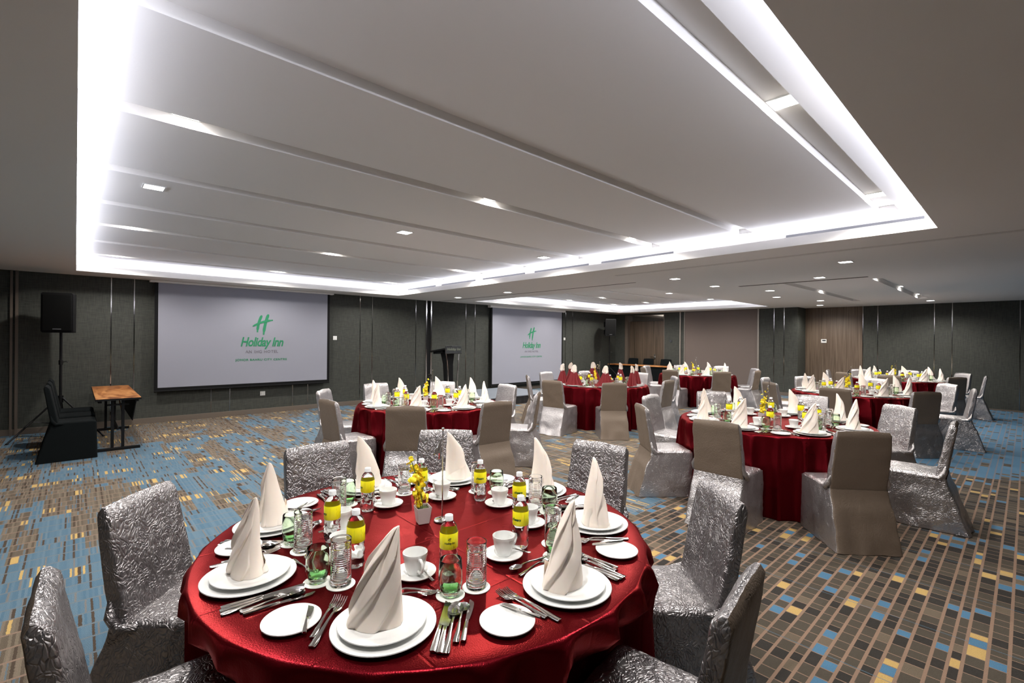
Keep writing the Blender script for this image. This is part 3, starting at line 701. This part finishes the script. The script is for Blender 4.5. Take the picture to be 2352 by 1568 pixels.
def mk_spoon(L=1.0, bowl=(.019, .030)):
    mb = MB(); loft_strip(mb, HANDLE + [(.042, .0042, .008, .0035), (.048, .006, .006, .003)])
    bw, bl = bowl; yc = .046 + bl
    def f(u, v):
        a = 2 * pi * u; r = v; x = bw * r * sin(a) * (1 - .12 * r * cos(a)); y = yc + bl * r * cos(a); return (x, y, .0025 + .0085 * r * r)
    mb.grid(f, 28, 7)
    def f2(u, v):
        x, y, z = f(u, v); return (x, y, z - .0012)
    mb.grid(f2, 28, 7)
    me = mb.mesh('spoon', M_STEEL, 50); me.transform(Matrix.Diagonal((L, L, 1, 1))); return me
def mk_fork(L=1.0):
    mb = MB(); loft_strip(mb, HANDLE + [(.042, .0045, .009, .003), (.054, .0100, .006, .0025), (.064, .0120, .005, .0022), (.070, .0122, .005, .002)])
    for i in range(4):
        x = -.0099 + i * .0066
        rings = []
        for y, w, z in ((.069, .0024, .005), (.085, .0019, .0055), (.100, .0017, .009), (.112, .0009, .014)):
            rings.append([(x - w, y, z), (x + w, y, z), (x + w, y, z + .0019), (x - w, y, z + .0019)])
        mb.loft(rings)
    me = mb.mesh('fork', M_STEEL, 50); me.transform(Matrix.Diagonal((L, L, 1, 1))); return me
def mk_knife(L=1.0, bl=.115, bw=.0105):
    mb = MB(); loft_strip(mb, [(-.100, .0070, .004, .004), (-.096, .0088, .004, .004), (-.07, .0085, .004, .0045), (-.02, .0065, .004, .005), (.004, .006, .004, .005), (.008, .0045, .004, .003)])
    rings = []
    for i in range(9):
        t = i / 8; y = .008 + bl * t; w = bw * (.75 + .35 * sin(t * 2.2)); wl = -.0055; k = 1 if t < .8 else 1 - ((t - .8) / .2) ** 2 * .85
        rings.append([(wl, y, .0035), (wl, y, .0055), (wl + (w * 1.75) * k, y, .0045), (wl + (w * 1.75) * k, y, .0040)])
    mb.loft(rings)
    me = mb.mesh('knife', M_STEEL, 50); me.transform(Matrix.Diagonal((L, L, 1, 1))); return me
SPOON, SOUP, TEASP, DSPOON = mk_spoon(1.12, (.022, .036)), mk_spoon(.98, (.022, .025)), mk_spoon(.62, (.019, .030)), mk_spoon(.92)
FORK, SFORK, DFORK = mk_fork(1.12), mk_fork(.98), mk_fork(.85)
KNIFE, SKNIFE, BKNIFE = mk_knife(1.12), mk_knife(.98, .11, .009), mk_knife(.75, .085, .0125)
COASTER = MB().lathe([(.0005, 0), (.048, 0), (.048, .0018), (.0005, .0018)], 40).mesh('coaster', M_PAPER, 40)
def make_cup():
    pr = [(.0005, .001), (.024, .001), (.025, 0), (.027, .0), (.028, .004), (.033, .016), (.039, .040), (.0425, .062), (.0445, .066), (.0445, .077), (.0430, .078), (.0415, .076), (.0405, .064), (.037, .042), (.031, .018), (.026, .008), (.0005, .006)]
    o = ob('coffee_cup', MB().lathe(pr, 40).mesh('coffee_cup', M_CHINA, 50))
    MB().tube([(.040, 0, .060), (.055, 0, .066), (.070, 0, .060), (.074, 0, .046), (.066, 0, .030), (.052, 0, .020), (.034, 0, .018)], [.006, .0055, .005, .005, .005, .0055, .006], 10).build('cup_handle', M_CHINA, o, 60)
    return o
CUP = make_cup()
def make_tumbler():
    o = empty('green_tumbler')
    pr = [(.0005, .0), (.026, .0), (.028, .003), (.033, .016), (.0375, .035), (.0400, .058), (.0390, .085), (.0365, .118), (.0355, .120), (.0345, .118), (.0372, .085), (.0382, .058), (.0357, .035), (.0315, .020), (.026, .0155), (.0005, .0145)]
    MB().lathe(pr, 36).build('glass_body', M_GREEN, o, 60)
    MB().lathe([(.0005, .0162), (.0265, .0168), (.0318, .0215), (.0335, .027), (.0325, .0275), (.0255, .0225), (.0005, .0215)], 36).build('tinted_base', M_GREENBASE, o, 60)
    return o
def make_ribbed():
    pr = [(.0005, 0), (.032, 0), (.034, .003), (.0345, .010)]
    for i in range(17): z = .012 + i * .0072; pr += [(.0330, z), (.0352, z + .0036)]
    pr += [(.034, .137), (.0340, .150), (.0350, .157), (.0340, .158), (.0325, .150), (.0322, .137)]
    for i in range(8): pr.append((.0318, .13 - i * .014))
    pr += [(.0300, .018), (.022, .014), (.0005, .013)]
    return ob('ribbed_glass', MB().lathe(pr, 36).mesh('ribbed_glass', M_GLASS, 60))
def make_bottle(detail=True):
    o = empty('water_bottle')
    pr = [(.0005, .003), (.020, .003), (.026, 0), (.030, .004), (.0315, .012)]
    for i in range(6): z = .016 + i * .013; pr += [(.0325, z), (.0300, z + .0065)]
    pr += [(.0325, .098), (.0325, .150), (.0318, .158), (.0285, .172), (.0215, .184), (.0140, .190), (.0125, .194), (.0125, .197), (.0005, .197)]
    mb = MB(); seg = 32; rings = []
    for r, z in pr:
        rings.append([((r + (.0022 * sin(6 * a + z * 130) if .015 < z < .095 else 0)) * cos(a), (r + (.0022 * sin(6 * a + z * 130) if .015 < z < .095 else 0)) * sin(a), z) for a in [2 * pi * j / seg for j in range(seg)]])
    mb.loft(rings, cap=False).build('bottle_body', M_WATER, o, 60)
    lb = MB().lathe([(.0330, .096), (.0334, .0965), (.0334, .1515), (.0330, .152)], 40).build('bottle_label', M_YELLOW, o, 40)
    MB().lathe([(.0005, .2115), (.0135, .2115), (.0150, .2100), (.0152, .197), (.0155, .1965), (.0155, .1925), (.0130, .1925)], 28).build('bottle_cap', M_CAP, o, 50)
    if detail:
        def bend(me, z0, a0, rad=.0337):
            for v in me.vertices:
                a = a0 + v.co.x / rad; q = v.co.z * .05; y = v.co.y; v.co = Vector(((rad + q) * cos(a), (rad + q) * sin(a), z0 + y))
        me = logo_mark().mesh('label_mark', M_PRINT, fix=False); me.transform(Matrix.Diagonal((.015, .015, 1, 1))); bend(me, .133, -pi / 2); ob('label_mark', me, lb)
        me = text_mesh('t5', 'Holiday Inn', .0105, M_PRINT, .28, .0002, 0, .85); bend(me, .116, -pi / 2); ob('label_name', me, lb)
        me = text_mesh('t6', 'cheers', .0165, M_CHEERS, .3, .0006, 0, .95); bend(me, .116, pi / 2); ob('label_word', me, lb)
        mb = MB(); r2 = random.Random(4)
        for q in range(9):
            mb.add([(-.016, .0 - q * .0038, 0), (.010 + r2.random() * .006, -q * .0038, 0), (.010 + r2.random() * .006, -q * .0038 - .0013, 0), (-.016, -q * .0038 - .0013, 0)], [(0, 1, 2, 3)])
        me = mb.mesh('label_lines', M_PRINT, fix=False); bend(me, .142, pi); ob('label_lines', me, lb)
    return o
TUMBLER, RIBBED, BOTTLE, BOTTLE_F = make_tumbler(), make_ribbed(), make_bottle(True), make_bottle(False)

# napkin: pleats wound up into a leaning sail, straight spine on local +x
def make_napkin(seed, npl=5, h=.285, wide=1.0):
    W = [(0, .078), (.06, .077), (.15, .073), (.27, .066), (.42, .059), (.57, .050), (.71, .040), (.81, .030), (.90, .020), (.96, .012), (.99, .007), (1, .003)]
    def wv(t):
        for (a, b), (c, d) in zip(W, W[1:]):
            if t <= c: return b + (d - b) * ((t - a) / (c - a))
        return W[-1][1]
    NT, NS = 54, 144; rings = []
    for i in range(NT + 1):
        t = i / NT; w = wv(t) * wide; z = h * t; rg = []
        cx = (.052 - .012 * t) * wide - w
        dep = .052 * (1 - t) ** .7 + .004
        for j in range(NS):
            a = 2 * pi * j / NS
            # spiral sawtooth on the diner's side
            ph = (a / (2 * pi) * npl - t * 2.1 + .15 * seed) % 1.0
            face = max(0, -sin(a + .25)) ** .35
            saw = (ph if ph < .86 else (1 - ph) / .14 * .86) - .4
            amp = .030 * face * min(1, (1 - t) * 3.2) * (.5 + .5 * min(1, t * 8 + .4))
            gro = -.024 * exp(-((a - (pi * 1.42 + .5 * t)) / .22) ** 2) * max(0, min(1, (t - .38) * 4)) * min(1, (1 - t) * 7)
            k = 1 + (saw * amp * min(1, w / .04) + gro) / max(w, .012) * .85
            x = cx + w * cos(a) * k; y = min(dep, w * 1.1) * sin(a) * k
            rg.append((x, y + .006 * sin(t * 5 + seed), z + (.0 if t else .0)))
        rings.append(rg)
    mb = MB().loft(rings)
    # loose tail corner sweeping along the plate
    def tail(u, v):
        a = pi * (.78 - .60 * u); rr = .066 + .020 * v * sin(pi * u); zz = h * (.30 - .22 * u) * (1 - v)
        return (.045 - .066 + rr * cos(a) * 1.05 * wide, .9 * rr * sin(a) * .8 + .004 + .004 * sin(9 * u), zz + .001)
    mb.grid(tail, 24, 8); mb.grid(lambda u, v: (lambda p: (p[0], p[1] + .0014, p[2]))(tail(u, v)), 24, 8)
    return mb.mesh('napkin', M_NAPKIN, 62)
NAPK = [make_napkin(0, 5), make_napkin(1.7, 6, .28, 1.04), make_napkin(3.1, 5, .275, .95)]
def make_red_napkin(seed):
    root = empty('fan_napkin'); n = 11
    def cone(u, v):
        a = 2 * pi * u; r = (.020 + .068 * (1 - v) ** .9); r *= 1 + .12 * (abs(sin(a * n / 2)) * 2 - 1) * (1 - v * .4)
        return (r * cos(a) * 1.15, r * sin(a) * .62, .17 * v)
    MB().grid(cone, 132, 10).build('red_cloth', M_REDNAP, root, 40)
    mb = MB()
    for k in range(3):
        def fan(u, v, k=k):
            a = pi * (1 - u); w = .040 - .004 * k; z0 = .150 + k * .020
            return ((v * .9 + .1) * w * cos(a), -.018 + .012 * k + .004 * sin(u * 12), z0 + (.072 - .010 * k) * v * (sin(a) * .8 + .35) - .01)
        mb.grid(fan, 20, 5); mb.grid(lambda u, v, fan=fan: (lambda p: (p[0], p[1] + .003, p[2]))(fan(u, v)), 20, 5)
    mb.loft([[(.030 * cos(2 * pi * j / 16), .018 * sin(2 * pi * j / 16), .13) for j in range(16)], [(.036 * cos(2 * pi * j / 16), .016 * sin(2 * pi * j / 16), .175) for j in range(16)], [(.026 * cos(2 * pi * j / 16), .010 * sin(2 * pi * j / 16), .225) for j in range(16)]])
    mb.build('white_crown', M_NAPKIN, root, 40)
    return root
REDN = make_red_napkin(1); REDN.scale = (1.5, 1.5, 1.6)

# ------------------------------------------------------------------ centrepieces
def make_flower():
    mb = MB()
    for i, (a, L, w) in enumerate(((90, .016, .007), (200, .014, .007), (340, .014, .007), (30, .017, .012), (150, .017, .012))):
        ca, sa = cos(R(a)), sin(R(a))
        def pet(u, v):
            l = L * v; ww = w * sin(pi * min(1, v * .93 + .05)) * (u * 2 - 1); return (l * ca - ww * sa, .003 - .004 * sin(v * 3) + .003 * (u * 2 - 1) ** 2, l * sa + ww * ca)
        mb.grid(pet, 4, 5)
    def lip(u, v):
        x = (u * 2 - 1) * .0150 * sin(pi * min(1, v * .8 + .15)); return (x, -.006 - .007 * sin(v * 2.5), -.020 * v + .002)
    mb.grid(lip, 6, 5)
    mb.sphere((0, -.004, .001), .0035, 6, 4, mi=1)
    return mb.mesh('flower', [M_PETAL, M_LIP], 60, fix=False)
FLOWER = make_flower()
def make_orchid(seed):
    rr = random.Random(seed); root = empty('orchid_pot')
    def sq(z, h): return [(-h, -h, z), (h, -h, z), (h, h, z), (-h, h, z)]
    MB().loft([sq(0, .023), sq(.002, .0245), sq(.075, .034), sq(.076, .0335), sq(.075, .0315), sq(.066, .0305), sq(.064, .005)]).build('pot', M_POT, root)
    MB().box(-.030, .030, -.030, .030, .060, .066).build('moss', M_SOIL, root)
    for k in range(2):
        a = rr.uniform(0, 6.28); lean = .03 + .05 * rr.random(); H = .25 if k == 0 else .20
        pts = [(lean * (i / 8) ** 1.6 * cos(a), lean * (i / 8) ** 1.6 * sin(a), .06 + H * i / 8) for i in range(9)]
        MB().tube(pts, [.0022] * 8 + [.001], 6).build('stem', M_STEM, root)
        for i in (2, 2, 3, 3, 4, 5, 5, 6, 7, 8):
            p = Vector(pts[i]); q = rr.uniform(0, 6.28)
            f = ob('flower', FLOWER, root, tuple(p + Vector((.014 * cos(q), .014 * sin(q), rr.uniform(-.006, .006)))))
            sc = rr.uniform(1.15, 1.5) * (1 if i < 7 else .55); f.scale = (sc, sc, sc); f.rotation_euler = (rr.uniform(-.4, .4), rr.uniform(-.4, .4), q + pi / 2)
    for k in range(3):
        q = rr.uniform(0, 6.28); f = ob('flower', FLOWER, root, (.016 * cos(q), .016 * sin(q), .08 + .012 * k)); f.rotation_euler = (.3, .2, q + pi / 2)
    MB().grid(lambda u, v: ((u - .5) * .012 * sin(pi * v + .1) + .03 * v, .035 * v, .066 + .05 * v - .03 * v * v), 3, 8).build('leaf', M_STEM, root)
    return root
def make_sign(num):
    root = empty('table_number_stand')
    MB().lathe([(.0005, 0), (.038, 0), (.040, .003), (.038, .007), (.012, .010), (.006, .014), (.0005, .014)], 32).build('base', M_CHROME, root, 40)
    MB().tube([(0, 0, .01), (0, 0, .425)], .0032, 10).build('pole', M_CHROME, root, 60)
    MB().sphere((0, 0, .430), .0075, 12, 8).build('finial', M_CHROME, root, 60)
    me = text_mesh('digit', str(num), .125, M_CHROME, 0, .001, .002, 1, 'RIGHT'); me.transform(Matrix.Translation((-.004, 0, .295)) @ Matrix.Rotation(R(90), 4, 'X')); ob('digit', me, root)
    return root
DTURN = {4: 68, 3: 24, 2: 9, 1: 53, 5: 51, 6: 4, 7: 25}

# ------------------------------------------------------------------ laying the tables
first = set()
def item(kind, proto, loc, rz, key, rx=0, ry=0, name=None):
    """places the prototype itself the first time, afterwards copies (objects) or mesh users"""
    if key in SKIP: return None
    if isinstance(proto, bpy.types.Mesh):
        o = ob(name or proto.name, proto, None, loc); o.rotation_euler = (rx, ry, rz)
    elif id(proto) not in first:
        first.add(id(proto)); o = proto; o.location = loc; o.rotation_euler = (rx, ry, rz)
    else: o = dup(proto, loc, rz, rx, ry)
    o['_k'] = str(key)
    return o
for t, (cx, cy, ph) in TABLES.items():
    for a in BASE:
        w = words[t][a]; at_ = 'at the %s place of the %s' % (w, ph); gp = ' on the ' + ph
        aa = R(({-134: -134.6, -88: -84.5, -42: -37, 2: 5, 48: 48.5, 92: 88, 139: 137.5, 178: 176.5}[a] if t == 4 else a) + rnd.uniform(-1, 1)); u = Vector((-cos(aa), -sin(aa))); xr = Vector((u.y, -u.x)); px_, py_ = cx + .735 * cos(aa), cy + .735 * sin(aa)
        rz0 = math.atan2(u.y, u.x) - pi / 2
        def P(x, y, z=0.0): return (px_ + xr.x * x + u.x * y, py_ + xr.y * x + u.y * y, ZT + z)
        J = lambda s=.006: rnd.uniform(-s, s)
        def put(kind, proto, x, y, z, r, label, cat, group, name=None, rx=0, ry=0, pre='at'):
            o = item(kind, proto, P(x, y, z), rz0 + r, (kind, t, a), rx, ry, name)
            if o: tag(o, label + ' ' + at_, cat, group + gp)
            return o
        put('charger', P_CHARGER, 0, 0, .001, 0, 'wide white charger plate', 'plate', 'charger plates')
        put('dinner', P_DINNER, J(), J(), .011, 0, 'white dinner plate stacked on the charger', 'plate', 'dinner plates')
        if t == 2:
            put('rednap', REDN, J(), J(), .018, J(.5), 'red and white fan napkin', 'napkin', 'fan napkins')
        else:
            put('napkin', NAPK[(BASE[a] + t) % 3], .0, .0, .018, R(rnd.uniform(-14, 14)), 'cream napkin folded into a tall sail', 'napkin', 'sail napkins')
        put('bread', P_BREAD, -.284 + J(), J(.015), .001, 0, 'small white bread plate', 'plate', 'bread plates')
        k = rnd.random()
        if k < .5: put('bknife', BKNIFE, -.235, .01, .0125, R(rnd.uniform(8, 24)), 'butter knife on the bread plate', 'knife', 'butter knives')
        else: put('bknife', BKNIFE, -.262, .045, .0125, R(rnd.uniform(80, 105)), 'butter knife on the bread plate', 'knife', 'butter knives')
        dz = R(rnd.uniform(-3, 3))
        put('fork', FORK, -.172, .01, .001, dz, 'long steel dinner fork', 'fork', 'dinner forks', 'dinner_fork')
        put('sfork', SFORK, -.192, .035, .001, dz + R(2), 'shorter steel salad fork', 'fork', 'salad forks', 'salad_fork')
        put('knife', KNIFE, .164, .005, .001, dz, 'inner steel dinner knife', 'knife', 'inner dinner knives', 'dinner_knife')
        put('knife2', KNIFE, .180, .0, .001, dz + R(2), 'second steel dinner knife', 'knife', 'second dinner knives', 'dinner_knife')
        put('spoon', SPOON, .199, .0, .001, dz, 'large steel spoon', 'spoon', 'large spoons', 'table_spoon')
        put('soup', SOUP, .220, .035, .001, dz, 'round steel soup spoon', 'spoon', 'soup spoons', 'soup_spoon')
        put('sknife', SKNIFE, .240, .04, .001, dz, 'outer small steel knife', 'knife', 'small knives', 'side_knife')
        put('dspoon', DSPOON, .04, .200 + J(), .001, R(90 + rnd.uniform(-8, 8)), 'dessert spoon above the plate', 'spoon', 'dessert spoons', 'dessert_spoon')
        put('dfork', DFORK, .03, .172 + J(.003), .001, R(-90 + rnd.uniform(-8, 8)), 'dessert fork above the plate', 'fork', 'dessert forks', 'dessert_fork')
        sx, sy = .015 + J(.01), .315 + J(.012)
        put('saucer', P_SAUCER, sx, sy, .001, 0, 'white saucer under the coffee cup', 'saucer', 'saucers')
        put('cup', CUP, sx, sy, .0065, R(rnd.uniform(-60, 10)), 'white coffee cup', 'cup', 'coffee cups')
        put('teasp', TEASP, sx + .042, sy - .025, .0125, R(rnd.uniform(20, 50)), 'teaspoon on the saucer', 'spoon', 'teaspoons', 'teaspoon', ry=R(6))
        gx, gy = .163 + J(.008), .178 + J(.008)
        put('coast1', COASTER, gx, gy, .001, 0, 'round white coaster under the green tumbler', 'coaster', 'coasters')
        put('green', TUMBLER, gx, gy, .003, 0, 'empty green tumbler', 'glass', 'green tumblers')
        hx, hy = .240 + J(.008), .245 + J(.008)
        put('coast2', COASTER, hx, hy, .001, 0, 'round white coaster under the ribbed glass', 'coaster', 'coasters')
        put('ribbed', RIBBED, hx, hy, .003, 0, 'clear ribbed tall glass', 'glass', 'ribbed glasses')
        det = t == 4
        br = {-134: -2, -88: 150, -42: 178, 2: 182, 48: 180, 92: 95, 139: 95, 178: 95}[a]
        cam_dir = math.atan2(-py_, -px_)
        o = put('bottle', BOTTLE if det else BOTTLE_F, .135 + J(.008), .335 + J(.008), .001, 0, 'yellow-labelled water bottle', 'bottle', 'water bottles')
        if o: o.rotation_euler = (0, 0, cam_dir + pi / 2 + R(br))
    key = ('orchid', t, 0)
    o = make_orchid(t * 3 + 1); o.location = (cx + .0, cy + .095, ZT + .001); o.rotation_euler = (0, 0, R(35 + 10 * t)); tag(o, 'yellow orchid spray in a small square white pot on the ' + ph, 'flower arrangement', 'yellow orchid centrepieces')
    o = make_sign(t); o.location = (cx + .082, cy + .055, ZT + .001); o.rotation_euler = (0, 0, R(DTURN[t] - 47)); tag(o, 'chrome table number stand with the digit %d on the %s' % (t, ph), 'table number', 'table number stands')
for o in list(bpy.data.objects):     # prototypes whose first use was skipped
    if o.parent is None and o.type in ('MESH', 'EMPTY') and 'kind' not in o and 'label' not in o:
        for c in list(o.children_recursive): bpy.data.objects.remove(c)
        bpy.data.objects.remove(o)
